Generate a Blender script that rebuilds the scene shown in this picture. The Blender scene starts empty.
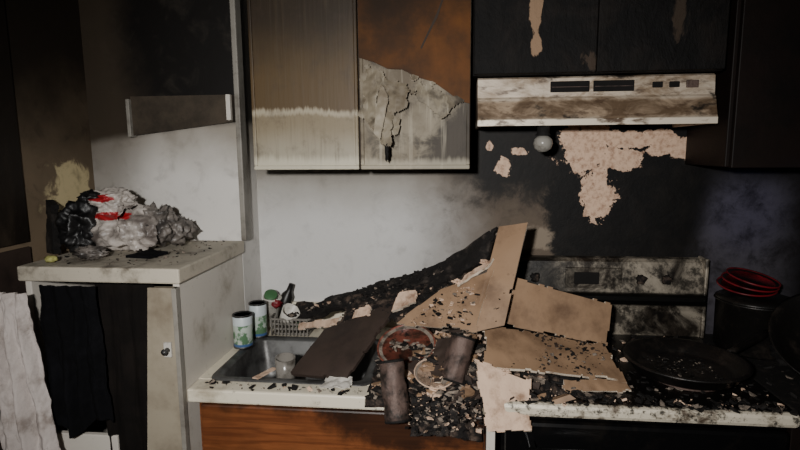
import bpy, bmesh, math, random
import numpy as np
from mathutils import Vector, Matrix, noise, Euler
random.seed(7)
R=random.random
def U(a,b): return a+(b-a)*random.random()
def V(*a): return Vector(a)

# ------------------------------------------------------------------ materials
def col(r,g,b):
    f=lambda c:(c/255/12.92) if c/255<=.04045 else ((c/255+.055)/1.055)**2.4
    return (f(r),f(g),f(b),1)
class G:
    def __init__(s,name,rough=.75,metal=0,spec=.3):
        s.mat=bpy.data.materials.new(name); s.mat.use_nodes=True
        s.nt=s.mat.node_tree; s.b=s.nt.nodes['Principled BSDF']
        s.b.inputs['Roughness'].default_value=rough
        s.b.inputs['Metallic'].default_value=metal
        s.b.inputs['Specular IOR Level'].default_value=spec
        g=s.nt.nodes.new('ShaderNodeNewGeometry'); s.P=g.outputs['Position']
        q=s.nt.nodes.new('ShaderNodeSeparateXYZ'); s.nt.links.new(s.P,q.inputs[0])
        s.x,s.y,s.z=q.outputs
    def put(s,sock,v):
        if hasattr(v,'is_linked') : s.nt.links.new(v,sock)
        else: sock.default_value=v
    def m(s,op,a,b=0.0):
        n=s.nt.nodes.new('ShaderNodeMath'); n.operation=op
        s.put(n.inputs[0],a); s.put(n.inputs[1],b); return n.outputs[0]
    def add(s,a,b): return s.m('ADD',a,b)
    def mul(s,a,b): return s.m('MULTIPLY',a,b)
    def mx(s,a,b): return s.m('MAXIMUM',a,b)
    def nz(s,n,k): return s.mul(s.add(n,-.5),k)
    def noise(s,scale,detail=6,rough=.6,dist=0,sc=(1,1,1),off=(0,0,0)):
        mp=s.nt.nodes.new('ShaderNodeMapping'); s.nt.links.new(s.P,mp.inputs[0])
        mp.inputs['Scale'].default_value=sc; mp.inputs['Location'].default_value=off
        n=s.nt.nodes.new('ShaderNodeTexNoise'); s.nt.links.new(mp.outputs[0],n.inputs['Vector'])
        n.inputs['Scale'].default_value=scale; n.inputs['Detail'].default_value=detail
        n.inputs['Roughness'].default_value=rough; n.inputs['Distortion'].default_value=dist
        return n.outputs[0]
    def ss(s,x,a,b,lo=0,hi=1):
        n=s.nt.nodes.new('ShaderNodeMapRange'); n.interpolation_type='SMOOTHSTEP'
        if a>b: a,b,lo,hi=b,a,hi,lo
        s.put(n.inputs['Value'],x)
        n.inputs['From Min'].default_value=a; n.inputs['From Max'].default_value=b
        n.inputs['To Min'].default_value=lo; n.inputs['To Max'].default_value=hi
        return n.outputs[0]
    def mix(s,f,a,b):
        n=s.nt.nodes.new('ShaderNodeMix'); n.data_type='RGBA'
        s.put(n.inputs[0],f); s.put(n.inputs[6],a); s.put(n.inputs[7],b); return n.outputs[2]
    def ell(s,cx,cz,rx,rz,ax='x'):
        X={'x':s.x,'y':s.y}[ax]
        a=s.mul(s.add(X,-cx),1/rx); b=s.mul(s.add(s.z,-cz),1/rz)
        d=s.m('SQRT',s.add(s.mul(a,a),s.mul(b,b)))
        return s.m('SUBTRACT',1.0,d)
    def bump(s,h,strength=.4,dist=.01):
        n=s.nt.nodes.new('ShaderNodeBump'); n.inputs['Strength'].default_value=strength
        n.inputs['Distance'].default_value=dist; s.put(n.inputs['Height'],h)
        s.nt.links.new(n.outputs[0],s.b.inputs['Normal'])
    def out(s,c): s.put(s.b.inputs['Base Color'],c); return s.mat
def dirty(name,base,dirt,scale=8,a=.45,b=.7,rough=.75,metal=0,spec=.3,bump=.3,det=8,sc=(1,1,1)):
    g=G(name,rough,metal,spec); n=g.noise(scale,det,.65,0,sc)
    n2=g.noise(scale*7,4,.7,0,(1,1,1),(3,1,5))
    c=g.mix(g.ss(n,a,b),col(*base),col(*dirt))
    c=g.mix(g.ss(n2,.6,.75,0,.5),c,col(*dirt))
    g.bump(g.add(n,g.mul(n2,.4)),bump,.006)
    return g.out(c)

def m_back():
    g=G('sooty_back_wall',.6,0,.25)
    n=g.noise(2.2,6,.6); n2=g.noise(11,12,.7,.3); n3=g.noise(45,6,.7)
    c=g.mix(g.ss(g.add(g.z,g.nz(n,.25)),1.28,1.56),col(200,199,197),col(150,145,136))
    c=g.mix(g.ss(g.add(g.z,g.nz(n,.08)),1.47,1.56,0,.55),c,col(76,70,62))  # band under the cabinets: soot, with their shadow put into the colour too
    c=g.mix(g.ss(g.add(g.x,g.nz(n,.45)),-.34,.20),c,col(92,80,68))
    c=g.mix(g.mul(g.ss(g.add(g.x,g.nz(n2,.2)),-.12,.14),g.ss(g.add(g.z,g.nz(n2,.4)),1.32,1.52)),c,col(36,31,27))
    c=g.mix(g.mul(g.ss(n2,.5,.7,0,.4),g.ss(g.x,-.4,.1,.35,1)),c,col(70,62,54))
    c=g.mix(g.ss(n3,.6,.75,0,.2),c,col(60,54,48))
    f=g.add(g.ell(.28,1.27,.16,.06),g.nz(n2,1.6)); c=g.mix(g.ss(f,.1,.35,0,.5),c,col(160,146,128))
    bl=g.ss(g.add(g.add(g.x,g.nz(n2,.22)),g.mul(g.m('ABSOLUTE',g.add(g.z,-1.42)),-.25)),.30,.34)
    bl2=g.mul(g.ss(g.add(g.z,g.nz(n2,.3)),1.40,1.50),g.ss(g.x,.02,.10))
    dark=g.mix(g.ss(n2,.4,.7),col(6,5,5),col(20,17,15))
    c=g.mix(g.mx(bl,g.mul(bl2,.9)),c,dark)
    # gypsum where the paint has fallen off
    f=g.ell(.475,1.605,.11,.11)
    for e in [(.64,1.64,.19,.04),(.525,1.46,.07,.13),(.60,1.57,.11,.05),(.43,1.64,.07,.06),(.80,1.61,.07,.05),(.73,1.60,.07,.03)]: f=g.mx(f,g.ell(*e))
    f2=g.mx(g.ell(.17,1.55,.045,.05),g.mx(g.ell(.23,1.60,.04,.02),g.ell(.12,1.62,.02,.03)))
    f=g.add(f,g.add(g.nz(n2,2.6),g.nz(n3,.7))); f2=g.add(f2,g.nz(n2,3.2))
    cream=g.mix(g.ss(n3,.42,.72),col(218,186,160),col(150,116,96))
    c=g.mix(g.ss(g.m('SUBTRACT',f,.12),0,.04),c,cream)
    c=g.mix(g.ss(g.m('SUBTRACT',f2,.3),0,.06),c,cream)
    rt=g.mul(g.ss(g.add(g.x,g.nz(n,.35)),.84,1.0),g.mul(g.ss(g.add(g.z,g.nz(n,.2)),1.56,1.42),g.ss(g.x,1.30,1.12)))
    c=g.mix(g.mul(rt,.8),c,g.mix(g.ss(n2,.4,.7),col(78,75,82),col(32,30,34)))  # lighter violet-grey patch; the blue glow is partly put into the colour
    g.bump(g.add(n2,g.mul(n3,.5)),.3,.006)
    return g.out(c)
def m_jut():
    g=G('sooty_side_chase',.6,0,.25)
    n=g.noise(3,6,.6); n2=g.noise(12,8,.6,.4)
    zz=g.add(g.z,g.nz(n,.25))
    c=g.mix(g.ss(zz,1.48,1.70),col(206,203,198),col(146,139,128))
    c=g.mix(g.ss(g.add(g.z,g.add(g.nz(n,.05),g.mul(g.x,-.12))),1.79,1.83),c,col(15,12,10))
    c=g.mix(g.ss(n2,.5,.75,0,.3),c,col(70,64,56))
    c=g.mix(g.ss(g.add(g.x,g.nz(n,.3)),-1.12,-1.3,0,.6),c,col(72,62,50))
    c=g.mix(g.ss(g.add(g.ell(-1.33,1.30,.16,.22),g.nz(n2,.8)),.1,.4,0,.85),c,col(24,21,19))
    g.bump(n2,.2,.005); return g.out(c)
def m_left():
    g=G('smoked_left_wall',.65,0,.25)
    n=g.noise(3,6,.6); n2=g.noise(14,8,.6,.4)
    c=g.mix(g.ss(g.add(g.z,g.nz(n,.5)),1.3,1.95),col(124,108,88),col(38,32,26))
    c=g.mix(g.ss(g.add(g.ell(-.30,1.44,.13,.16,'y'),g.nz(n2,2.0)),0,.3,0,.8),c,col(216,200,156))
    c=g.mix(g.ss(n2,.5,.75,0,.5),c,col(40,34,28))
    g.bump(n2,.2,.005); return g.out(c)
def m_door_left():
    g=G('heat_yellowed_door_paint',.5,0,.3)
    n=g.noise(4,6,.6); st=g.noise(70,4,.6,0,(1,1,.05)); n2=g.noise(16,8,.65)
    zz=g.add(g.z,g.add(g.nz(n,.06),g.nz(st,.04)))
    c=g.mix(g.ss(g.add(g.z,g.nz(n,.1)),1.58,1.70),col(150,143,126),col(124,112,90))
    c=g.mix(g.ss(zz,1.725,1.745),c,col(80,63,38))
    c=g.mix(g.mul(g.ss(zz,1.75,1.735),g.ss(zz,1.718,1.733,0,.55)),c,col(186,177,155))
    c=g.mix(g.ss(g.add(g.z,g.nz(n,.3)),1.82,2.06),c,col(42,32,20))
    c=g.mix(g.ss(st,.5,.7,0,.3),c,col(74,62,46))
    c=g.mix(g.ss(n2,.5,.72,0,.4),c,col(62,50,38))
    c=g.mix(g.ss(g.add(g.z,g.nz(st,.04)),1.60,1.57,0,.6),c,col(200,194,174))
    g.bump(st,.15,.004); return g.out(c)
def m_door_right():
    g=G('blistered_door_paint',.6,0,.3)
    n=g.noise(5,6,.6); st=g.noise(50,4,.6,0,(1,1,.05)); n2=g.noise(16,8,.65,.5)
    c=g.mix(g.ss(n,.4,.7),col(132,123,106),col(90,79,63))
    w=g.ss(g.add(g.add(g.x,g.mul(g.add(g.z,-1.65),-.6)),g.nz(n2,.2)),-.12,-.05)
    c=g.mix(w,c,col(60,53,44))
    c=g.mix(g.ss(n2,.48,.68,0,.65),c,col(44,37,30))
    c=g.mix(g.ss(st,.55,.7,0,.4),c,col(180,172,154))
    c=g.mix(g.ss(g.add(g.z,g.nz(st,.04)),1.59,1.565,0,.5),c,col(190,182,162))
    g.bump(g.add(st,n2),.3,.004); return g.out(c)
def m_veneer():
    g=G('scorched_wood_veneer',.6,0,.15)
    gr=g.noise(6,6,.6,.5,(3,1,.5)); n=g.noise(5,6)
    c=g.mix(gr,col(106,64,22),col(74,42,13))
    c=g.mix(g.ss(n,.40,.68,0,.8),c,col(38,25,12))
    c=g.mix(g.ss(g.add(g.z,g.nz(n,.2)),1.98,2.1,0,.7),c,col(26,18,10))
    g.bump(gr,.15,.003); return g.out(c)
def m_wood():
    g=G('orange_brown_cabinet_wood',.4,0,.4)
    gr=g.noise(7,8,.6,1.0,(.5,1,7)); n=g.noise(4,6); n2=g.noise(12,8,.65)
    c=g.mix(g.ss(gr,.3,.7),col(126,74,42),col(94,51,28))
    c=g.mix(g.ss(n,.45,.7,0,.4),c,col(60,38,24))
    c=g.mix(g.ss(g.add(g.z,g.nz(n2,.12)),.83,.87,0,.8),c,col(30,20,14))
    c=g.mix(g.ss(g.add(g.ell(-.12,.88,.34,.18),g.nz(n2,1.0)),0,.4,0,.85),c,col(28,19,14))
    g.bump(gr,.12,.002); return g.out(c)
def m_charcab():
    g=G('charred_cabinet',.7,0,.2)
    n=g.noise(6,8,.65,.6); n2=g.noise(20,8,.7,.4,(1,1,.4))
    c=g.mix(g.ss(n,.45,.75),col(8,7,7),col(28,23,20))
    f=g.add(g.mx(g.ell(.237,2.03,.03,.13),g.ell(.238,1.93,.022,.05)),g.nz(n2,2.0))
    c=g.mix(g.ss(f,.25,.35),c,col(140,115,92))
    f=g.add(g.mx(g.ell(.66,1.99,.05,.16),g.ell(.4,1.88,.05,.06)),g.nz(n2,2.2))
    c=g.mix(g.ss(f,.5,.7,0,.25),c,col(110,92,76))
    g.bump(g.add(n,n2),.6,.01); return g.out(c)
def m_hood():
    g=G('scorched_white_enamel_hood',.45,.1,.5)
    n=g.noise(9,8,.65,.5,(1,1,2)); n2=g.noise(34,8,.7,0,(.5,1,1.5)); n3=g.noise(5,6,.65,0,(1,1,1.6),(4,2,1))
    c=g.mix(g.ss(n,.35,.62),col(196,182,164),col(132,113,92))
    c=g.mix(g.mul(g.ss(g.z,1.70,1.715),g.ss(g.z,1.77,1.755)),c,g.mix(g.ss(n,.35,.6),col(158,138,116),col(92,74,56)))
    c=g.mix(g.ss(n2,.5,.66,0,.75),c,col(66,48,34))
    c=g.mix(g.ss(n3,.53,.61,0,.92),c,col(26,22,19))
    c=g.mix(g.ss(g.z,1.706,1.702),c,g.mix(g.ss(n,.5,.62),col(214,202,184),col(84,66,50)))
    g.bump(n2,.3,.003); return g.out(c)
def m_counter():
    g=G('white_laminate_sooty',.4,0,.45)
    n=g.noise(7,8,.65,.3); n2=g.noise(40,6,.7)
    c=g.mix(g.ss(n,.5,.75,0,.7),col(214,206,186),col(130,116,94))
    c=g.mix(g.ss(n2,.6,.72,0,.8),c,col(40,34,28))
    c=g.mix(g.ss(g.add(g.x,g.nz(n,.5)),-.22,.0,0,.75),c,col(60,52,44))
    g.bump(n2,.15,.003); return g.out(c)
def m_guard():
    g=G('smoked_stove_backguard',.4,.4,.5)
    n=g.noise(6,8,.7,.8); n2=g.noise(18,10,.75)
    c=g.mix(g.ss(n,.40,.62),col(170,160,144),col(48,42,36))
    c=g.mix(g.ss(n2,.46,.60,0,.85),c,col(15,13,12))
    c=g.mix(g.mul(g.ss(g.z,1.035,1.045),g.ss(g.z,1.09,1.08)),c,col(12,11,10))
    c=g.mix(g.ss(g.add(g.x,g.nz(n2,.4)),.46,.32,0,.9),c,col(16,14,12))
    g.bump(n2,.3,.004); return g.out(c)
def m_stove():
    g=G('scorched_stove_enamel',.4,.1,.4)
    n=g.noise(14,8,.7,.4); n2=g.noise(50,6,.7)
    c=g.mix(g.ss(n,.48,.66),col(208,199,180),col(78,66,54))
    c=g.mix(g.ss(n2,.52,.64,0,.85),c,col(14,12,11))
    c=g.mix(g.ss(g.add(g.y,g.nz(n2,.05)),-.66,-.645),c,col(12,10,9))
    g.bump(n2,.4,.004); return g.out(c)
def m_bag(name,lo,hi,red):
    g=G(name,.42,0,.5)
    n=g.noise(6,6,.6,.8); n2=g.noise(30,6,.6)
    c=g.mix(g.ss(n,.42,.60),col(*lo),col(*hi))
    c=g.mix(g.ss(n2,.58,.7,0,.6),c,col(30,27,25))
    if red:
        f=g.mx(g.ell(-1.13,1.405,.085,.014),g.ell(-1.17,1.46,.055,.016))
        f=g.add(f,g.nz(n2,1.6)); c=g.mix(g.ss(f,.15,.25),c,col(150,24,32))
    g.bump(n2,.3,.006); return g.out(c)
def m_label():
    g=G('food_can_label',.4,0,.4)
    n=g.noise(30,4)
    c=g.mix(g.ss(n,.46,.54),col(166,176,166),col(80,112,82))
    c=g.mix(g.ss(g.z,1.0,1.002),c,col(180,188,190)); c=g.mix(g.ss(g.z,.935,.932),c,col(64,92,136))
    return g.out(c)
def m_plate():
    g=G('burnt_red_rim_plate',.35,0,.5)
    n=g.noise(22,8,.7); n2=g.noise(60,6,.7)
    c=g.mix(g.ss(n,.4,.6),col(134,76,62),col(74,52,43))
    c=g.mix(g.ss(n2,.5,.65),c,col(24,18,16)); return g.out(c)

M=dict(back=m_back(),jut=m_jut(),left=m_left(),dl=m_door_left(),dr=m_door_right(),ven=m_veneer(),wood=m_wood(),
 ccab=m_charcab(),hood=m_hood(),counter=m_counter(),guard=m_guard(),stove=m_stove(),label=m_label(),plate=m_plate(),
 bag=m_bag('crumpled_white_plastic_bag',(186,178,170),(96,88,83),True),
 bag2=m_bag('crumpled_grey_plastic',(120,113,107),(48,44,42),False),
 char=dirty('char_black',(16,14,13),(54,48,44),18,.5,.8,.8,bump=.9),
 char2=dirty('char_plank',(20,17,16),(72,64,58),26,.5,.75,.75,bump=.9),
 charb=dirty('charcoal_crust',(18,15,14),(88,74,64),34,.45,.7,.85,bump=1.0),
 brown=dirty('scorched_hardboard',(58,47,41),(32,26,23),7,.4,.8,.7,bump=.25),
 carc=dirty('smoked_carcass_wood',(50,38,28),(24,18,14),7,.4,.8,.7,bump=.25),
 panel=dirty('scorched_left_board',(28,23,18),(62,53,43),9,.5,.8,.6,bump=.25,sc=(1,1,.3)),
 tan=dirty('tan_hardboard',(142,115,90),(90,69,53),6,.42,.75,.6,bump=.2),
 gyp=dirty('torn_gypsum_paper',(204,176,153),(134,107,88),16,.45,.7,.85,bump=.8),
 gypedge=dirty('gypsum_edge',(204,190,172),(144,124,106),30,.5,.7,.9,bump=.8),
 ash=dirty('grey_ash',(134,122,110),(62,54,48),30,.4,.7,.95,bump=.9),
 steel=dirty('sooty_sink_steel',(92,92,91),(36,34,33),6,.4,.65,.42,.5,.5,.15),
 tall=dirty('old_white_cabinet_paint',(200,194,184),(140,129,112),5,.5,.8,.5,bump=.12),
 talltop=dirty('sooty_cabinet_top',(182,174,158),(84,76,66),8,.47,.72,.6,bump=.3),
 stile=dirty('grimy_cabinet_stile',(150,141,124),(108,97,82),4,.4,.7,.55,bump=.12),
 dark=dirty('cabinet_dark_inside',(20,18,17),(10,9,9),5,.4,.7,.9,bump=.1),
 black=dirty('black_cloth',(10,10,12),(16,16,19),12,.4,.7,.95,spec=.1,bump=.3),
 rcloth=dirty('dark_brown_cloth',(18,16,15),(26,22,20),12,.4,.7,.95,spec=.1,bump=.3),
 bbag=dirty('black_bag_plastic',(13,13,14),(32,31,31),12,.4,.7,.45,spec=.45,bump=.3),
 towel=dirty('white_towel_cloth',(194,185,180),(142,131,124),14,.45,.72,.95,bump=.7),
 iron=dirty('black_iron_pan',(22,20,19),(56,50,45),14,.5,.75,.4,.3,.6,.3),
 enamel=dirty('black_oven_enamel',(12,12,13),(30,27,24),9,.5,.75,.25,.2,.5,.1),
 red=dirty('red_plastic',(112,24,32),(58,15,19),14,.45,.7,.4,bump=.1),
 green=dirty('green_plastic',(60,96,62),(36,54,38),14,.5,.75,.4,bump=.1),
 white=dirty('grimy_white_plastic',(186,182,174),(104,94,84),14,.5,.75,.4,bump=.1),
 glass=dirty('cloudy_tumbler',(116,112,106),(58,54,48),14,.45,.7,.2,bump=.1),
 tin=dirty('burnt_tin',(94,77,70),(28,24,21),20,.4,.65,.6,.3,.4,.5),
 trim=dirty('sooty_trim_paint',(136,132,124),(76,69,60),6,.45,.75,.5,bump=.1),
 rcab=dirty('dark_brown_cabinet',(21,13,10),(10,7,6),5,.4,.75,.6,spec=.2,bump=.3),
 ceil=dirty('smoked_ceiling',(50,45,40),(20,18,16),2,.4,.7,.9,bump=.1),
 floor=dirty('dirty_floor_tile',(88,78,66),(40,34,30),4,.4,.7,.6,bump=.1),
 plain=dirty('painted_room_wall',(110,104,96),(66,60,54),2,.4,.8,.8,bump=.1),
 bulb=dirty('frosted_lamp_glass',(140,137,130),(76,68,60),20,.5,.75,.25,bump=.05),
 fruit=dirty('yellow_green_peel',(160,158,96),(92,92,46),30,.5,.75,.6,bump=.2),
)

# ------------------------------------------------------------------ mesh helpers
def empty(name,loc):
    e=bpy.data.objects.new(name,None); bpy.context.collection.objects.link(e)
    e.location=loc; e.empty_display_size=.05; return e
def mesh(name,vs,fs,mats,parent=None,smooth=False,mi=None):
    me=bpy.data.meshes.new(name); me.from_pydata([tuple(v) for v in vs],[],fs); me.validate()
    if not isinstance(mats,(list,tuple)): mats=[mats]
    for m in mats: me.materials.append(m)
    bm=bmesh.new(); bm.from_mesh(me); bmesh.ops.recalc_face_normals(bm,faces=bm.faces); bm.to_mesh(me); bm.free()
    if mi is not None and len(mi)==len(me.polygons): me.polygons.foreach_set('material_index',mi)
    if smooth:
        for p in me.polygons: p.use_smooth=True
    o=bpy.data.objects.new(name,me); bpy.context.collection.objects.link(o)
    if parent:
        o.parent=parent; o.matrix_parent_inverse=Matrix.Translation(parent.location).inverted()
    return o
def bev(o,w=.004,seg=2):
    b=o.modifiers.new('bevel','BEVEL'); b.width=w; b.segments=seg; b.limit_method='ANGLE'; b.angle_limit=.6
    return o
def box(name,x0,x1,y0,y1,z0,z1,mat,parent=None,bw=.003):
    vs=[(x,y,z) for x in (x0,x1) for y in (y0,y1) for z in (z0,z1)]
    fs=[(0,1,3,2),(4,6,7,5),(0,4,5,1),(2,3,7,6),(0,2,6,4),(1,5,7,3)]
    o=mesh(name,vs,fs,mat,parent)
    if bw: bev(o,bw)
    return o
def lathe(name,prof,mat,parent,mtx,seg=40,smooth=True,rough=0,seed=0):
    vs=[];fs=[];n=len(prof)
    for i in range(seg):
        a=2*math.pi*i/seg
        for r,z in prof:
            k=1+rough*noise.noise(V(math.cos(a)*2,math.sin(a)*2,z*30+seed))
            vs.append(mtx@V(r*k*math.cos(a),r*k*math.sin(a),z))
    for i in range(seg):
        j=(i+1)%seg
        for k in range(n-1): fs.append((i*n+k,j*n+k,j*n+k+1,i*n+k+1))
    fs.append(tuple(i*n for i in range(seg))) if prof[0][0]>1e-4 else None
    fs.append(tuple(i*n+n-1 for i in range(seg))) if prof[-1][0]>1e-4 else None
    return mesh(name,vs,fs,mat,parent,smooth)
def T(x,y,z,rx=0,ry=0,rz=0): return Matrix.Translation((x,y,z))@Euler((rx,ry,rz)).to_matrix().to_4x4()
def along(a,b):
    a=Vector(a);b=Vector(b);d=(b-a); return Matrix.Translation(a)@d.to_track_quat('Z','Y').to_matrix().to_4x4(), d.length
def bil(c,u,v): return c[0]*(1-u)*(1-v)+c[1]*u*(1-v)+c[2]*u*v+c[3]*(1-u)*v
def sheet(name,c,mats,parent=None,thick=.006,jag=.02,bump=.008,freq=7,step=.008,seed=0,curl=0):
    c=[Vector(p) for p in c]
    W=max((c[1]-c[0]).length,(c[2]-c[3]).length); H=max((c[3]-c[0]).length,(c[2]-c[1]).length)
    nu=max(4,min(130,int(W/step))); nv=max(4,min(130,int(H/step)))
    nrm=(c[1]-c[0]+c[2]-c[3]).cross(c[3]-c[0]+c[2]-c[1]).normalized()
    vs=[];fs=[]
    S=Vector((seed*3.1,seed*1.7,seed*.9))
    for i in range(nu+1):
        for j in range(nv+1):
            p=bil(c,i/nu,j/nv)
            d=bump*noise.noise(p*freq+S)+bump*.35*noise.noise(p*freq*4+S)
            d+=curl*((2*i/nu-1)**2)
            vs.append(p+nrm*d)
    for i in range(nu):
        for j in range(nv):
            u=(i+.5)/nu; v=(j+.5)/nv; p=bil(c,u,v)
            d=min(min(u,1-u)*W,min(v,1-v)*H)
            t=jag*(.45+.9*noise.noise(p*16+S)+.6*noise.noise(p*45+S))
            if d<t: continue
            a=i*(nv+1)+j; fs.append((a,a+nv+1,a+nv+2,a+1))
    used=sorted({k for f in fs for k in f}); mp={k:n for n,k in enumerate(used)}
    o=mesh(name,[vs[k] for k in used],[tuple(mp[k] for k in f) for f in fs],mats,parent)
    s=o.modifiers.new('solid','SOLIDIFY'); s.thickness=thick; s.offset=0
    if isinstance(mats,(list,tuple)) and len(mats)>1: s.material_offset_rim=1
    return o
def blob(name,c,r,mat,parent=None,seed=0,amp=.25,freq=3,sub=4,floor=None,smooth=True):
    bm=bmesh.new(); bmesh.ops.create_icosphere(bm,subdivisions=sub,radius=1)
    S=Vector((seed*5.3,seed*2.1,seed))
    for v in bm.verts:
        p=v.co.copy(); n=1-abs(noise.noise(p*freq*.6+S))*2*amp*1.3+amp*.5*noise.noise(p*freq*2.3+S)-amp*.5*abs(noise.noise(p*freq*3.7+S))
        v.co=Vector((p.x*r[0]*n,p.y*r[1]*n,p.z*r[2]*n))+Vector(c)
        if floor is not None and v.co.z<floor: v.co.z=floor
    me=bpy.data.meshes.new(name); bm.to_mesh(me); bm.free(); me.materials.append(mat)
    for p in me.polygons: p.use_smooth=smooth
    o=bpy.data.objects.new(name,me); bpy.context.collection.objects.link(o)
    if parent: o.parent=parent; o.matrix_parent_inverse=Matrix.Translation(parent.location).inverted()
    return o
CUBE=[(x,y,z) for x in (-1,1) for y in (-1,1) for z in (-1,1)]
CF=[(0,1,3,2),(4,6,7,5),(0,4,5,1),(2,3,7,6),(0,2,6,4),(1,5,7,3)]
def rubble(name,pts,mats,parent=None,smin=.003,smax=.014,w=None,flat=.35):
    vs=[];fs=[];mi=[]
    for p in pts:
        s=smin+(smax-smin)*R()**3
        e=Euler((U(-.5,.5),U(-.5,.5),U(0,6.3))).to_matrix()
        q=Vector((U(.6,1.4),U(.5,1),U(flat*.5,flat*1.3)))*s; b=len(vs)
        for cc in CUBE:
            v=Vector([cc[k]*q[k]*U(.35,1.1) for k in range(3)]); vs.append(Vector(p)+e@v+V(0,0,s*.25))
        k=random.choices(range(len(mats)),w)[0] if w else random.randrange(len(mats))
        for f in CF: fs.append(tuple(b+i for i in f)); mi.append(k)
    return mesh(name,vs,fs,mats,parent,False,mi)
def curtain(name,x0,x1,z0,z1,y,mat,folds,amp,parent=None,seed=0,botflare=0,hem=.02,sag=0):
    nu,nv=110,80; vs=[];fs=[]
    for i in range(nu+1):
        for j in range(nv+1):
            u=i/nu; v=j/nv
            xx=x0+(x1-x0)*u; xx+=botflare*(u-.3)*(1-v)+.006*noise.noise(V(3,v*6,seed+u))
            zz=z0+(z1-z0)*v
            if v<.5: zz+=hem*math.sin(u*7+seed)*(1-2*v)
            ph=u*folds*2*math.pi+seed+1.6*noise.noise(V(u*2,v*2,seed))
            yy=y+amp*math.sin(ph)*(.4+.6*(1-v))+.7*amp*noise.noise(V(u*10,v*4,seed*2))+.25*amp*noise.noise(V(u*26,v*22,seed*3))
            vs.append((xx,yy,zz-sag*math.sin(u*math.pi)*v))
    for i in range(nu):
        for j in range(nv):
            a=i*(nv+1)+j; fs.append((a,a+nv+1,a+nv+2,a+1))
    o=mesh(name,vs,fs,mat,parent,True)
    s=o.modifiers.new('solid','SOLIDIFY'); s.thickness=.004; s.offset=0
    return o

# ------------------------------------------------------------------ room shell
XL,XR,YF,ZC=-1.37,1.9,-3.0,2.5
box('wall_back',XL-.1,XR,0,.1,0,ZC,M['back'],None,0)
box('wall_left',XL-.1,XL,YF,0,0,ZC,M['left'],None,0)
box('wall_right',XR,XR+.1,YF,.1,0,ZC,M['plain'],None,0)
box('wall_front',XL-.1,XR+.1,YF-.1,YF,0,ZC,M['plain'],None,0)
box('floor',XL-.1,XR+.1,YF-.1,.1,-.1,0,M['floor'],None,0)
box('ceiling',XL-.1,XR+.1,YF-.1,.1,ZC,ZC+.1,M['ceil'],None,0)
box('wall_chase',XL,-.80,-.175,0,0,ZC,M['jut'],None,0)
box('trim_1',-.80,-.78,-.183,-.13,1.28,ZC,M['trim'],None,.004)

# burnt shelf remnant on the chase
e=empty('burnt_shelf_remnant',(-1,-.2,1.75))
mesh('board',[(-1.185,-.2,1.67),(-.80,-.2,1.715),(-.80,-.2,1.81),(-1.185,-.2,1.81),(-1.185,-.177,1.67),(-.80,-.177,1.715),(-.80,-.177,1.81),(-1.185,-.177,1.81)],
  [(0,1,2,3),(4,7,6,5),(0,4,5,1),(1,5,6,2),(2,6,7,3),(3,7,4,0)],dirty('shelf_burn',(70,61,50),(36,31,25),4,.4,.7),e)
box('bracket_1',-1.195,-1.182,-.215,-.177,1.665,1.80,M['trim'],e,.002)
box('bracket_2',-.818,-.802,-.215,-.177,1.72,1.81,M['tall'],e,.002)
# burnt boards on left wall
e=empty('scorched_pantry_boards',(-1.36,-.8,1.5))
box('upper_board',XL+.001,XL+.012,-1.3,-.52,1.33,2.45,M['panel'],e,.003)
box('lower_board',XL+.001,XL+.012,-1.3,-.52,.05,1.315,M['brown'],e,.003)

# ------------------------------------------------------------------ tall cabinet
e=empty('storage_cabinet',(-1.04,-.4,0))
x0,x1,y0,y1,zt=-1.285,-.80,-.64,-.177,1.235
box('right_side',x1-.02,x1,y0,y1,0,zt,M['tall'],e)
box('left_side',x0,x0+.02,y0,y1,0,zt,M['tall'],e)
box('back_sheet',x0+.02,x1-.02,y1-.01,y1,0,zt,M['dark'],e,0)
box('bottom_shelf',x0+.02,x1-.02,y0+.02,y1-.01,.08,.1,M['dark'],e,0)
box('top_slab',x0-.01,x1+.01,y0-.015,y1+.0,zt,1.28,M['talltop'],e,.005)
mesh('door_leaf',[(-.885,y0-.02,1.225),(-.80,y0-.02,1.225),(-.80,y0-.02,.08),(-.975,y0-.02,.08),
 (-.885,y0,1.225),(-.80,y0,1.225),(-.80,y0,.08),(-.975,y0,.08)],[(0,1,2,3),(4,7,6,5),(0,4,5,1),(1,5,6,2),(2,6,7,3),(3,7,4,0)],M['stile'],e)
box('stile_strip',-.812,-.798,y0-.024,y0,.08,1.225,M['trim'],e,.002)
box('latch_plate',-.845,-.822,y0-.028,y0-.02,1.02,1.065,M['white'],e,.002)
lathe('latch_knob',[(0,0),(.008,0),(.006,.012),(.01,.018),(.0,.022)],M['steel'],e,T(-.833,y0-.028,1.042,math.pi/2),16)
box('lower_rail',x0+.02,-1.02,y0-.018,y0,.08,.76,M['tall'],e,.003)
box('toe_kick',x0+.02,x1-.02,y0+.04,y0+.05,0,.08,M['dark'],e,0)
e=empty('black_curtain',(-1.1,-.67,.9)); curtain('cloth',-1.205,-1.03,.80,1.232,-.685,M['black'],4,.012,e,2,.02,.03)
curtain('rear_cloth',-1.05,-.87,.30,1.232,-.652,M['rcloth'],3,.005,e,4,.0,.01)
e=empty('white_towel',(-1.27,-.7,.9)); curtain('cloth',-1.325,-1.205,.68,1.222,-.735,M['towel'],3,.020,e,1,.07,.05)
curtain('back_layer',-1.32,-1.24,.62,1.20,-.70,M['towel'],2,.012,e,5,.04,.03)

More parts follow.
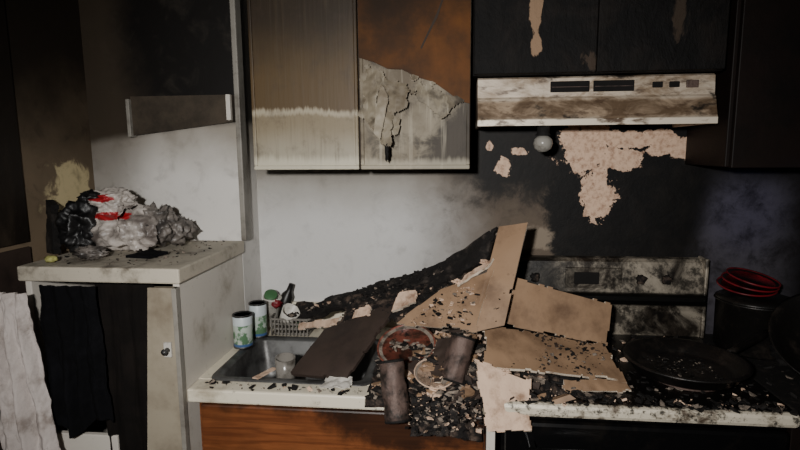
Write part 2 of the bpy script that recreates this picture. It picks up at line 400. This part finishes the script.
# bags and rubbish on top
e=empty('plastic_grocery_bag',(-1.13,-.4,1.28))
blob('bag_body',(-1.11,-.39,1.36),(.12,.11,.09),M['bag'],e,1,.22,2.0,5,1.281)
blob('bag_top',(-1.16,-.38,1.445),(.08,.07,.05),M['bag'],e,2,.28,2.2,5,1.281)
blob('bag_side',(-1.02,-.36,1.365),(.07,.08,.08),M['bag2'],e,8,.28,2.2,5,1.281)
sheet('bag_flap',[(-1.20,-.45,1.40),(-1.08,-.50,1.35),(-1.03,-.44,1.43),(-1.14,-.40,1.47)],M['bag'],e,.002,.03,.04,14,.005,31)
sheet('bag_handle',[(-1.06,-.50,1.285),(-.95,-.46,1.285),(-.99,-.42,1.37),(-1.07,-.46,1.37)],M['bag'],e,.002,.025,.04,14,.005,32)
e=empty('black_trash_bag',(-1.25,-.37,1.28))
blob('bag_body',(-1.245,-.42,1.365),(.085,.09,.10),M['bbag'],e,3,.25,2.2,5,1.281)
blob('bag_neck',(-1.22,-.40,1.455),(.045,.05,.035),M['bbag'],e,6,.35,2.5,4)
e=empty('crumpled_foil',(-1.0,-.3,1.28))
blob('foil',(-.985,-.30,1.335),(.07,.08,.055),M['bag2'],e,4,.35,3.0,4,1.281)
blob('foil_tail',(-1.14,-.54,1.302),(.06,.04,.024),M['bag2'],e,5,.35,3.0,4,1.281)
sheet('charred_book',[(-1.345,-.46,1.283),(-1.30,-.48,1.283),(-1.325,-.44,1.44),(-1.357,-.42,1.455)],M['char'],None,.024,.004,.006,9)
sheet('burnt_lid',[(-1.04,-.54,1.287),(-.94,-.55,1.287),(-.91,-.47,1.292),(-1.01,-.45,1.29)],M['black'],None,.008,.012,.004,9)
blob('fruit_peel',(-1.225,-.60,1.292),(.022,.02,.013),M['fruit'],None,3,.25,3,3,1.281)
P=[(U(-1.27,-.83),U(-.62,-.2),1.281) for _ in range(220)]
rubble('ash_crumbs',P,[M['char'],M['ash']],None,.002,.007)

# ------------------------------------------------------------------ upper cabinets
e=empty('upper_cabinet',(-.32,-.15,1.55))
box('carcass',-.685,.04,-.298,-.002,1.553,2.40,M['carc'],e,.002)
def door(pfx,xa,xb,mat,par):
    z0,z1=1.548,2.40
    box(pfx+'_face',xa+.008,xb-.008,-.314,-.298,z0+.01,z1-.01,mat,par,.002)
    for k,b in enumerate([(xa,xb,z0,z0+.014),(xa,xb,z1-.014,z1),(xa,xa+.012,z0+.014,z1-.014),(xb-.012,xb,z0+.014,z1-.014)]):
        box('%s_edge_%d'%(pfx,k),b[0],b[1],-.32,-.298,b[2],b[3],mat,par,.003)
door('left_door',-.683,-.324,M['dl'],e); door('right_door',-.318,.038,M['dr'],e)
def poly(name,pts,y0,y1,mats,par):
    n=len(pts); vs=[(x,y0,z) for x,z in pts]+[(x,y1,z) for x,z in pts]
    fs=[tuple(range(n)),tuple(range(2*n-1,n-1,-1))]+[(i,(i+1)%n,(i+1)%n+n,i+n) for i in range(n)]
    return mesh(name,vs,fs,mats,par)
poly('veneer',[(-.318,2.38),(-.318,1.905),(-.27,1.89),(-.225,1.868),(-.18,1.865),(-.13,1.84),(-.08,1.825),(-.03,1.79),(.0,1.765),(.036,1.755),(.036,2.38)],-.326,-.3205,M['ven'],e)
poly('veneer_crack',[(-.12,1.93),(-.10,1.97),(-.07,2.03),(-.05,2.08),(-.046,2.078),(-.066,2.02),(-.096,1.965),(-.116,1.925)],-.3275,-.326,M['carc'],e)
sheet('peeled_flap_1',[(-.325,-.345,1.72),(-.18,-.36,1.62),(-.12,-.330,1.84),(-.318,-.325,1.90)],[M['dr'],M['gypedge']],e,.003,.05,.02,9,.005,1)
sheet('peeled_flap_2',[(-.245,-.385,1.63),(-.20,-.395,1.60),(-.205,-.345,1.80),(-.26,-.335,1.86)],[M['dr'],M['gypedge']],e,.002,.02,.02,12,.004,2)
sheet('peeled_flap_3',[(-.16,-.335,1.74),(-.03,-.345,1.70),(.02,-.33,1.765),(-.14,-.328,1.86)],[M['dr'],M['gypedge']],e,.002,.03,.012,9,.005,5)
sheet('peeled_flap_5',[(-.30,-.37,1.70),(-.255,-.385,1.66),(-.235,-.335,1.86),(-.31,-.33,1.89)],[M['dr'],M['gypedge']],e,.002,.02,.02,12,.004,13)
sheet('hanging_shred',[(-.265,-.395,1.66),(-.24,-.40,1.64),(-.215,-.37,1.78),(-.245,-.35,1.83)],[M['stile'],M['gypedge']],e,.002,.008,.014,12,.003,7)
blob('burnt_curl',(-.222,-.385,1.605),(.009,.012,.035),M['char'],e,3,.4,3,3)

e=empty('charred_hood_cabinet',(.42,-.15,1.84))
box('carcass',.045,.80,-.30,-.002,1.842,2.42,M['ccab'],e,.004)
box('left_door',.048,.421,-.32,-.30,1.845,2.40,M['ccab'],e,.003)
box('right_door',.423,.797,-.32,-.30,1.845,2.40,M['ccab'],e,.003)
e=empty('brown_kitchen_cupboard',(1.2,-.15,1.55))
box('carcass',.825,1.62,-.30,-.002,1.55,2.42,M['rcab'],e,.003)
box('left_door',.835,1.21,-.32,-.30,1.548,2.40,M['rcab'],e,.003)
box('right_door',1.22,1.61,-.32,-.30,1.548,2.40,M['rcab'],e,.003)

# ------------------------------------------------------------------ range hood
e=empty('range_hood',(.42,-.15,1.7))
prof=[(-.002,1.838),(-.275,1.838),(-.285,1.832),(-.29,1.775),(-.298,1.768),(-.318,1.708),(-.322,1.702),(-.322,1.684),(-.312,1.684),(-.308,1.70),(-.002,1.70)]
xa,xb=.062,.785; n=len(prof)
mesh('shell',[(xa,y,z) for y,z in prof]+[(xb,y,z) for y,z in prof],[tuple(range(n)),tuple(range(2*n-1,n-1,-1))]+[(i,(i+1)%n,(i+1)%n+n,i+n) for i in range(n)],M['hood'],e)
box('side_lip_1',xa,xa+.012,-.31,0,1.684,1.70,M['hood'],e,.002); box('side_lip_2',xb-.012,xb,-.31,0,1.684,1.70,M['hood'],e,.002)
for k,(a,b) in enumerate([(.29,.41),(.422,.545),(.60,.63),(.65,.68)]):
    box('vent_slot_%d'%k,a,b,-.2925,-.28,1.788 if k<2 else 1.797,1.822 if k<2 else 1.815,M['dark'],e,.002)
    if k<2: box('louvre_%d'%k,a+.004,b-.004,-.294,-.289,1.803,1.8045,M['tin'],e,0)
box('switch_plate',.70,.735,-.294,-.28,1.795,1.818,M['tin'],e,.002)
e=empty('hood_lamp',(.27,-.25,1.64))
lathe('socket',[(.0,.065),(.02,.065),(.02,.03),(.026,.022),(.0,.02)],M['char'],e,T(.275,-.27,1.632),24)
lathe('glass_dome',[(0,-.028),(.014,-.026),(.026,-.016),(.031,0),(.028,.014),(.018,.024),(0,.026)],M['bulb'],e,T(.275,-.27,1.628),28)

# ------------------------------------------------------------------ counter & sink
SX0,SX1,SY0,SY1=-.765,-.255,-.575,-.185
e=empty('kitchen_counter',(-.34,-.3,0))
CX0,CX1=-.80,.118
box('top_front',CX0,CX1,-.638,SY0+.015,.868,.91,M['counter'],e,.006)
box('top_back',CX0,CX1,SY1-.015,-.001,.868,.91,M['counter'],e,.002)
box('top_left',CX0,SX0+.015,SY0+.015,SY1-.015,.868,.91,M['counter'],e,0)
box('top_right',SX1-.015,CX1,SY0+.015,SY1-.015,.868,.91,M['counter'],e,0)
box('backsplash_lip',-.778,CX1,-.02,-.001,.91,1.0,M['counter'],e,.004)
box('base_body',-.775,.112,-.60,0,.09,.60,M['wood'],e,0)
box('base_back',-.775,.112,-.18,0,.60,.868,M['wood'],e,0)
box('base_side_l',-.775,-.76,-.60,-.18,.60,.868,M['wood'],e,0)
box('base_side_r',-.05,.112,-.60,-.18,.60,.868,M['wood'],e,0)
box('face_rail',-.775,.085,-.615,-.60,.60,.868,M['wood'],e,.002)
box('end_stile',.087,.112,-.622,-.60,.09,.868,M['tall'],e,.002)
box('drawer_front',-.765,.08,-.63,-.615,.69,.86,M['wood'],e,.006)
for k,(a,b) in enumerate([(-.765,-.35),(-.345,.08)]):
    box('cupboard_front_%d'%k,a,b,-.63,-.60,.12,.68,M['wood'],e,.006)
e=empty('kitchen_sink',(-.51,-.38,.91))
def rrect(x0,x1,y0,y1,r,z,n=6):
    out=[]
    for cx,cy,a0 in [(x1-r,y1-r,0),(x0+r,y1-r,90),(x0+r,y0+r,180),(x1-r,y0+r,270)]:
        for k in range(n+1):
            a=math.radians(a0+90*k/n); out.append((cx+r*math.cos(a),cy+r*math.sin(a),z))
    return out
loops=[(0,.035,.911),(.003,.035,.917),(.012,.033,.918),(.026,.03,.915),(.032,.03,.908),(.04,.04,.80),(.05,.05,.765),(.075,.06,.755),(.16,.04,.752)]
vs=[];fs=[]
for d,r,z in loops: vs+=rrect(SX0+d,SX1-d,SY0+d,SY1-d,r,z)
L=len(vs)//len(loops)
for k in range(len(loops)-1):
    for i in range(L): j=(i+1)%L; fs.append((k*L+i,k*L+j,(k+1)*L+j,(k+1)*L+i))
fs.append(tuple((len(loops)-1)*L+i for i in range(L)))
mesh('basin',vs,fs,M['steel'],e,True)
lathe('drain',[(0,.002),(.02,.002),(.03,.005),(.038,.004),(.04,0)],M['tin'],e,T(-.5,-.38,.753),24)
e=empty('tumbler',(-.5,-.42,.76))
lathe('glass',[(0,.0),(.028,.0),(.032,.12),(.030,.12),(.026,.006),(0,.006)],M['glass'],e,T(-.545,-.49,.845,.1,.05),28)
lathe('rubble_fill',[(0,0),(.045,0),(.04,.05),(.02,.08),(0,.085)],M['char'],e,T(-.545,-.49,.755),20)
sheet('crumpled_paper_scrap',[(-.41,-.60,.915),(-.30,-.61,.915),(-.31,-.55,.93),(-.40,-.54,.925)],M['white'],None,.003,.012,.02,14,.005,3)
rubble('sink_ash',[(U(-.70,-.32),U(-.53,-.25),.757+.01*R()) for _ in range(700)],[M['char'],M['ash'],M['gyp']],None,.003,.016,[5,2,.6])

# ------------------------------------------------------------------ left counter clutter
def can(name,x,y,z,r,h,lab,end,mtx=None,rough=0):
    e=empty(name,(x,y,z)); mt=T(x,y,z) if mtx is None else mtx
    pr=[(r*.96,.004),(r,.006)]+[(r*(1 if k%2 else .975),.006+(h-.012)*k/12) for k in range(1,12)]*(1 if rough else 0)+[(r,h-.006),(r*.96,h-.004)]
    lathe('body',pr,lab,e,mt,32,True,rough)
    lathe('rims',[(0,.002),(r*.9,.003),(r*1.03,0),(r*1.03,.006),(r*.9,.008),(r*.9,h-.008),(r*1.03,h-.006),(r*1.03,h),(r*.93,h),(r*.9,h-.004),(0,h-.004)],end,e,mt,32,True,rough)
    return e
can('food_can',-.760,-.30,.918,.034,.12,M['label'],M['steel'])
can('food_can',-.745,-.19,.918,.032,.13,M['label'],M['steel'])
e=empty('yogurt_tub',(-.74,-.10,.91))
lathe('body',[(0,0),(.026,0),(.034,.11),(.037,.112),(.037,.118),(.032,.118),(.024,.006),(0,.006)],M['white'],e,T(-.735,-.08,.925,.1,.1),28,True,.15,3)
lathe('lid',[(0,0),(.024,0),(.026,.004),(.022,.007),(0,.008)],M['green'],e,T(-.725,-.10,1.05,.7,.3),28)
e=empty('dish_basket',(-.66,-.1,.91))
bx0,bx1,by0,by1=-.70,-.56,-.165,-.045
for k,z in enumerate([.915,.935,.955,.975]):
    vs=rrect(bx0-.004*k,bx1+.004*k,by0-.004*k,by1+.004*k,.02,z)+rrect(bx0-.004*k,bx1+.004*k,by0-.004*k,by1+.004*k,.02,z+.007)
    vs+=rrect(bx0+.005-.004*k,bx1-.005+.004*k,by0+.005-.004*k,by1-.005+.004*k,.02,z)+rrect(bx0+.005-.004*k,bx1-.005+.004*k,by0+.005-.004*k,by1-.005+.004*k,.02,z+.007)
    n=len(vs)//4; fs=[]
    for i in range(n):
        j=(i+1)%n; fs+=[(i,j,n+j,n+i),(2*n+i,2*n+j,3*n+j,3*n+i),(i,j,2*n+j,2*n+i),(n+i,n+j,3*n+j,3*n+i)]
    mesh('ring_%d'%k,vs,fs,M['glass'],e)
for k in range(11):
    x=bx0+(bx1-bx0)*k/10; box('rib_%d'%k,x-.002,x+.002,by0-.014,by0-.006,.915,.98,M['glass'],e,0)
    box('base_rib_%d'%k,x-.002,x+.002,by0,by1,.912,.916,M['glass'],e,0)
e=empty('drinking_cup',(-.62,-.1,.93)); lathe('cup',[(0,0),(.024,0),(.034,.085),(.031,.085),(.022,.005),(0,.005)],M['white'],e,T(-.67,-.12,.945,.45,.6),28,True,.1)
e=empty('green_sponge',(-.6,-.1,.95)); box('pad',-.63,-.57,-.12,-.08,.925,.985,M['green'],e,.008)
e=empty('burnt_spray_bottle',(-.63,-.1,.95))
mt,l=along((-.70,-.06,.97),(-.655,-.05,1.085)); lathe('bottle',[(0,0),(.022,0),(.024,.01),(.024,l*.6),(.012,l*.75),(.010,l),(0,l)],M['iron'],e,mt,20,True,.1)
e=empty('snack_packet',(-.7,-.06,.92)); blob('packet',(-.705,-.11,1.02),(.03,.02,.022),M['red'],e,4,.3,3,3)
blob('packet_fold',(-.655,-.09,.985),(.024,.02,.025),M['fruit'],e,6,.3,3,3)
blob('charred_bread',(-.60,-.08,1.0),(.045,.035,.03),M['charb'],None,6,.3,3,3)
sheet('wooden_spoon_stub',[(-.62,-.575,.925),(-.60,-.58,.925),(-.57,-.50,.925),(-.585,-.495,.925)],M['gyp'],None,.004,.0,.002)

# ------------------------------------------------------------------ stove
e=empty('kitchen_stove',(.51,-.35,0))
sx0,sx1=.128,.89
box('body',sx0,sx1,-.615,-.02,.02,.885,M['enamel'],e,.004)
box('cooktop',sx0-.004,sx1+.004,-.665,-.02,.882,.922,M['stove'],e,.012)
box('oven_front',sx0+.008,sx1-.008,-.65,-.615,.22,.862,M['enamel'],e,.012)
box('oven_glass',sx0+.15,sx1-.15,-.653,-.648,.40,.70,M['dark'],e,.004)
box('drawer',sx0+.008,sx1-.008,-.645,-.615,.03,.205,M['enamel'],e,.01)
mt,l=along((sx0+.06,-.695,.80),(sx1-.06,-.695,.80)); lathe('oven_handle',[(0,0),(.012,0),(.012,l),(0,l)],M['enamel'],e,mt,16)
for k,x in enumerate((sx0+.08,sx1-.08)): box('handle_post_%d'%k,x-.01,x+.01,-.695,-.645,.79,.81,M['enamel'],e,.003)
gp=[(-.02,.92),(-.075,.92),(-.085,1.02),(-.10,1.06),(-.10,1.075),(-.082,1.085),(-.070,1.17),(-.062,1.195),(-.048,1.206),(-.02,1.208)]
n=len(gp); mesh('backguard',[(sx0,y,z) for y,z in gp]+[(sx1,y,z) for y,z in gp],[tuple(range(n)),tuple(range(2*n-1,n-1,-1))]+[(i,(i+1)%n,(i+1)%n+n,i+n) for i in range(n)],M['guard'],e)
box('guard_end',sx1-.004,sx1+.008,-.09,-.02,.92,1.215,M['guard'],e,.004)
box('clock_face',.40,.60,-.085,-.07,1.10,1.175,M['guard'],e,.003)
box('clock_glass',.43,.52,-.088,-.07,1.115,1.16,M['dark'],e,.003)
for k,x in enumerate((.20,.29,.67,.76)):
    lathe('knob_%d'%k,[(0,0),(.018,0),(.016,.008),(.012,.014),(0,.015)],M['charb'],e,T(x,-.078,1.135,math.pi/2),20,True,.5,k)
def coil(nm,x,y,r):
    lathe(nm+'_tray',[(r*1.15,.002),(r*1.12,.006),(r*.9,-.0),(0,.0)][::-1],M['tin'],e,T(x,y,.923),32)
    cu=bpy.data.curves.new(nm,'CURVE'); cu.dimensions='3D'; cu.bevel_depth=.005
    sp=cu.splines.new('POLY'); N=140; sp.points.add(N-1)
    for i in range(N):
        a=i/N*2*math.pi*4; rr=.02+(r-.02)*i/N; sp.points[i].co=(x+rr*math.cos(a),y+rr*math.sin(a),.934,1)
    cu.materials.append(M['char']); o=bpy.data.objects.new(nm,cu); bpy.context.collection.objects.link(o)
    o.parent=e; o.matrix_parent_inverse=Matrix.Translation(e.location).inverted()
coil('burner_1',.32,-.47,.09); coil('burner_2',.32,-.2,.07); coil('burner_3',.69,-.45,.09); coil('burner_4',.69,-.19,.07)
e=empty('frying_pan',(.68,-.4,.94))
lathe('pan',[(0,0),(.13,0),(.145,.006),(.165,.036),(.175,.039),(.175,.044),(.163,.044),(.135,.012),(.125,.006),(0,.006)],M['iron'],e,T(.685,-.445,.941),56)
mt,l=along((.84,-.38,.975),(1.02,-.26,1.01)); lathe('handle',[(0,0),(.012,0),(.010,.03),(.014,l*.8),(.010,l),(0,l)],M['iron'],e,mt,14)
rubble('pan_ash',[(.685+U(-.09,.09),-.445+U(-.09,.09),.949) for _ in range(160)],[M['char'],M['ash']],None,.002,.006,[6,1])

# right-hand counter with pots
e=empty('side_counter',(1.3,-.3,0))
box('top',.905,1.85,-.64,-.002,.868,.91,M['char'],e,.005); box('base',.91,1.85,-.60,-.002,0,.868,M['rcab'],e,.003)
e=empty('stock_pot',(1.05,-.15,.91))
lathe('pot',[(0,0),(.11,0),(.118,.008),(.12,.17),(.126,.175),(.120,.178),(.114,.172),(.11,.01),(0,.01)],M['iron'],e,T(1.03,-.15,.911),48)
lathe('lid',[(.122,0),(.122,.006),(.09,.016),(.02,.02),(.0,.02)],M['iron'],e,T(1.03,-.15,1.088),48)
e=empty('red_rimmed_plate_stack',(1.05,-.14,1.13))
def plate(nm,mt,r,m,e,rim=None):
    lathe(nm,[(0,0),(r*.55,0),(r*.62,.004),(r*.98,.018),(r,.021),(r*.97,.022),(r*.6,.008),(0,.005)],m,e,mt,44)
    if rim: lathe(nm+'_rim',[(r*.95,.017),(r*1.0,.0185),(r*1.02,.021),(r*1.0,.0245),(r*.95,.022),(r*.95,.017)],rim,e,mt,44)
for k in range(3): plate('plate_%d'%k,T(1.0+.008*k,-.14,1.115+.014*k,.16,.08*k,0),.09-.004*k,M['iron'],e,M['red'])
e=empty('wok',(1.12,-.4,.91))
lathe('bowl',[(0,0),(.05,.0),(.10,.02),(.15,.06),(.175,.11),(.18,.112),(.172,.112),(.145,.064),(.09,.026),(0,.008)],M['iron'],e,T(1.13,-.40,.97,.6,-.25,0),52)
blob('char_lump',(1.14,-.30,.95),(.14,.10,.06),M['char'],None,4,.3,3,4,.911)
rubble('side_counter_ash',[(U(.92,1.5),U(-.62,-.1),.911) for _ in range(300)],[M['char'],M['ash'],M['char2']],None,.003,.014,[5,.4,2])

# ------------------------------------------------------------------ collapsed debris
fall=empty('collapsed_cabinet_boards',(0,-.45,.92))
sheet('long_plank',[(-.66,-.13,.945),(-.04,-.34,1.165),(-.012,-.25,1.235),(-.672,-.08,.975)],M['char2'],fall,.022,.012,.016,8,.008,1)
sheet('plank_end',[(-.10,-.34,1.14),(.10,-.36,1.25),(.135,-.31,1.362),(-.07,-.24,1.21)],M['char2'],fall,.016,.016,.012,8,.007,2)
sheet('inner_board',[(-.42,-.36,.99),(-.02,-.44,1.10),(.05,-.36,1.21),(-.40,-.22,1.08)],M['charb'],fall,.012,.03,.02,8,.008,3)
sheet('dark_slab',[(-.515,-.53,.918),(-.325,-.565,.925),(-.18,-.33,1.118),(-.45,-.34,1.0)],M['brown'],fall,.012,.008,.006,5,.008,4)
sheet('tan_wing',[(.045,-.51,1.065),(.142,-.505,1.09),(.222,-.36,1.38),(.135,-.335,1.362)],[M['tan'],M['gypedge']],fall,.008,.004,.005,5,.008,5)
sheet('tan_fold',[(-.20,-.44,1.06),(.06,-.515,1.068),(.115,-.42,1.24),(-.05,-.39,1.165)],[M['tan'],M['gypedge']],fall,.008,.012,.008,5,.006,6)
sheet('tan_back_leaf',[(.150,-.43,1.065),(.478,-.37,.985),(.502,-.31,1.108),(.185,-.37,1.205)],[M['tan'],M['gypedge']],fall,.008,.006,.008,4,.006,7)
sheet('tan_front_leaf',[(.07,-.60,.985),(.49,-.545,.938),(.472,-.385,1.005),(.08,-.44,1.065)],[M['tan'],M['gypedge']],fall,.008,.014,.02,4,.006,8)
sheet('torn_gypsum_piece',[(.08,-.69,.84),(.205,-.685,.855),(.215,-.61,.97),(.045,-.595,1.025)],[M['gyp'],M['gypedge']],fall,.012,.014,.012,9,.005,9)
sheet('paper_strip',[(-.59,-.20,.945),(-.41,-.30,1.0),(-.40,-.29,1.035),(-.585,-.185,.968)],[M['gyp'],M['gypedge']],fall,.008,.008,.006,12,.005,10)
sheet('gypsum_flake_1',[(-.36,-.35,1.03),(-.28,-.37,1.05),(-.29,-.33,1.09),(-.35,-.32,1.075)],[M['gyp'],M['gypedge']],fall,.012,.012,.01,12,.004,20)
sheet('gypsum_flake_2',[(-.21,-.40,1.09),(-.12,-.41,1.12),(-.13,-.38,1.16),(-.19,-.37,1.145)],[M['gyp'],M['gypedge']],fall,.012,.012,.01,12,.004,21)
sheet('gypsum_flake_3',[(.0,-.43,1.19),(.10,-.42,1.25),(.12,-.40,1.275),(.02,-.40,1.22)],[M['gyp'],M['gypedge']],fall,.008,.008,.008,12,.004,22)
sheet('leaning_scrap',[(-.12,-.60,.93),(-.04,-.62,.95),(.02,-.50,1.04),(-.06,-.47,1.03)],[M['brown'],M['gypedge']],fall,.006,.012,.01,10,.005,25)
sheet('curled_edge',[(.30,-.60,.925),(.50,-.575,.925),(.49,-.535,.945),(.30,-.57,.955)],[M['tan'],M['gypedge']],fall,.006,.014,.012,10,.005,26)
for k,(c,s) in enumerate([((.085,-.40,1.26),(.02,.015,.010)),((.0,-.42,1.20),(.02,.015,.01)),((.13,-.60,.985),(.03,.02,.012))]):
    blob('gypsum_chunk_%d'%k,c,s,M['gyp'],fall,k+3,.5,2.5,3,None,False)

heap=empty('burnt_debris_heap',(0,-.42,.91))
def hh(x,y):
    a=math.exp(-(((x+.02)/.17)**2+((y+.42)/.17)**2)); b=math.exp(-(((x-.30)/.20)**2+((y+.5)/.12)**2))
    p=V(x,y,0)
    return .905+.10*a+.03*b+(.03*noise.noise(p*14)+.022*noise.noise(p*35)+.012*noise.noise(p*80))*(min(1,a*2+b*1.5))
nx,ny=130,90; vs=[];fs=[]
for i in range(nx+1):
    for j in range(ny+1):
        x=-.26+.80*i/nx; y=-.655+.47*j/ny; vs.append((x,y,hh(x,y) if y>-.64 else hh(x,y)-.02))
for i in range(nx):
    for j in range(ny):
        a=i*(ny+1)+j; fs.append((a,a+ny+1,a+ny+2,a+1))
mesh('charcoal_mound',vs,fs,M['charb'],heap)
pts=[]
for _ in range(3200):
    x=random.gauss(-.03,.13); y=U(-.645,-.25)
    if -.25<x<.5: pts.append((x,y,hh(x,y)+.002))
rubble('rubble',pts,[M['char'],M['ash'],M['gyp'],M['tan'],M['char2'],M['brown']],heap,.003,.026,[5,4,2,3,3,3])
def on(c,n,s=.004,clus=0):
    c=[Vector(p) for p in c]; nr=(c[1]-c[0]).cross(c[3]-c[0]).normalized()
    if nr.z<0: nr=-nr
    out=[]
    while len(out)<n:
        p=bil(c,R(),R())
        if clus and noise.noise(p*14)+.6*noise.noise(p*40)<U(-.5,.5): continue
        out.append(p+nr*s)
    return out
pp=on([(.10,-.585,.985),(.47,-.53,.945),(.455,-.39,1.0),(.09,-.44,1.06)],520,.008,1)+on([(.08,-.50,1.09),(.14,-.50,1.1),(.20,-.38,1.32),(.155,-.345,1.34)],25,.006)
rubble('flakes_on_leaf',pp,[M['char'],M['brown'],M['ash']],heap,.001,.007,[4,3,1])
pp=on([(-.64,-.14,.96),(-.05,-.33,1.17),(-.03,-.26,1.22),(-.65,-.09,.975)],300,.012)+on([(-.40,-.36,1.0),(-.03,-.43,1.11),(.04,-.37,1.2),(-.38,-.23,1.08)],380,.008)
rubble('flakes_on_plank',pp,[M['char'],M['char2'],M['ash'],M['gyp']],heap,.002,.012,[5,4,1.2,.4])
pp=on([(-.17,-.45,1.06),(.04,-.50,1.08),(.08,-.42,1.2),(-.05,-.40,1.15)],220,.007,1)
rubble('flakes_on_fold',pp,[M['char'],M['gyp'],M['ash']],heap,.001,.010,[3,2,1])
pp=[(U(.13,.88),U(-.66,-.60),.922) for _ in range(420)]+[(U(.13,.88),U(-.6,-.1),.922) for _ in range(900)]+[(U(-.78,.1),U(-.63,-.585),.911) for _ in range(120)]
rubble('scattered_flakes',pp,[M['char'],M['ash'],M['char2'],M['gyp']],heap,.001,.013,[6,1.2,3,.8])
ov=empty('charred_cloth_rag',(-.05,-.66,.87))
sheet('drape',[(-.165,-.672,.835),(.075,-.672,.80),(.07,-.62,.94),(-.15,-.60,.95)],M['charb'],ov,.012,.03,.03,14,.006,12)
sheet('drape_fold',[(-.15,-.69,.80),(.0,-.69,.835),(.02,-.65,.915),(-.12,-.64,.93)],M['char2'],ov,.012,.03,.03,14,.006,13)
rubble('ash_on_rag',[(U(-.14,.07),U(-.70,-.66),U(.84,.93)) for _ in range(320)],[M['ash'],M['gyp'],M['char']],ov,.002,.010,[3,1.5,3])
# plates and charred cans
e=empty('dinner_plate',(-.15,-.44,.99)); plate('plate',T(-.155,-.46,.985,.45,-.1,0),.092,M['ash'],e,M['plate'])
rubble('plate_ash',[(-.155+U(-.05,.05),-.46+U(-.04,.04),.998+U(0,.01)) for _ in range(130)],[M['ash'],M['char'],M['plate']],e,.003,.012,[3,2,1])
e=empty('dinner_plate',(-.07,-.56,.94)); plate('plate',T(-.065,-.575,.945,.35,.1,0),.06,M['ash'],e,M['gyp'])
rubble('plate_ash',[(-.065+U(-.03,.03),-.575+U(-.03,.03),.955+U(0,.006)) for _ in range(60)],[M['ash'],M['char'],M['gyp']],e,.002,.008)
mt,l=along((-.160,-.688,.865),(-.185,-.63,1.02)); can('charred_can',-.17,-.65,.9,.036,l,M['tin'],M['char'],mt,.14)
mt,l=along((-.015,-.585,.94),(.022,-.53,1.06)); can('charred_can',0,-.55,.94,.037,l,M['tin'],M['char'],mt,.14)

# ------------------------------------------------------------------ lights
def spot(nm,loc,tgt,en,c,ang,bl,rad):
    l=bpy.data.lights.new(nm,'SPOT'); l.energy=en; l.color=c; l.spot_size=math.radians(ang); l.spot_blend=bl; l.shadow_soft_size=rad
    o=bpy.data.objects.new(nm,l); bpy.context.collection.objects.link(o); o.location=loc
    o.rotation_euler=(Vector(tgt)-Vector(loc)).to_track_quat('-Z','Y').to_euler(); return o
spot('flashlight',(-.22,-2.3,1.75),(-.14,-.2,1.10),185,(1,.975,.94),104,1,.04)
spot('blue_emergency_lamp',(1.0,-1.9,1.6),(1.05,0,1.38),20,(.3,.32,1),12,1,.05)
l=bpy.data.lights.new('added_fill_lamp','POINT'); l.energy=2.5; l.color=(1,.96,.9); l.shadow_soft_size=.15  # added fill lamp, behind the camera and unseen, to lift the ambient level
o=bpy.data.objects.new('added_fill_lamp',l); bpy.context.collection.objects.link(o); o.location=(-.2,-2.2,2.2)
w=bpy.data.worlds.new('night'); bpy.context.scene.world=w; w.use_nodes=True
w.node_tree.nodes['Background'].inputs[0].default_value=(.02,.022,.03,1)
w.node_tree.nodes['Background'].inputs[1].default_value=.3

# ------------------------------------------------------------------ camera
yaw,pitch,roll=.108,.1419,-.0079
f=V(-math.sin(yaw)*math.cos(pitch),math.cos(yaw)*math.cos(pitch),-math.sin(pitch))
r=V(math.cos(yaw),math.sin(yaw),0); u=r.cross(f)
r2=r*math.cos(roll)+u*math.sin(roll); u2=-r*math.sin(roll)+u*math.cos(roll)
cd=bpy.data.cameras.new('camera'); co=bpy.data.objects.new('camera',cd); bpy.context.collection.objects.link(co)
m=Matrix((r2,u2,-f)).transposed().to_4x4(); m.translation=V(0,-2.07,1.6153); co.matrix_world=m
cd.lens=534.65/800*36; cd.sensor_width=36; cd.clip_start=.02
bpy.context.scene.camera=co
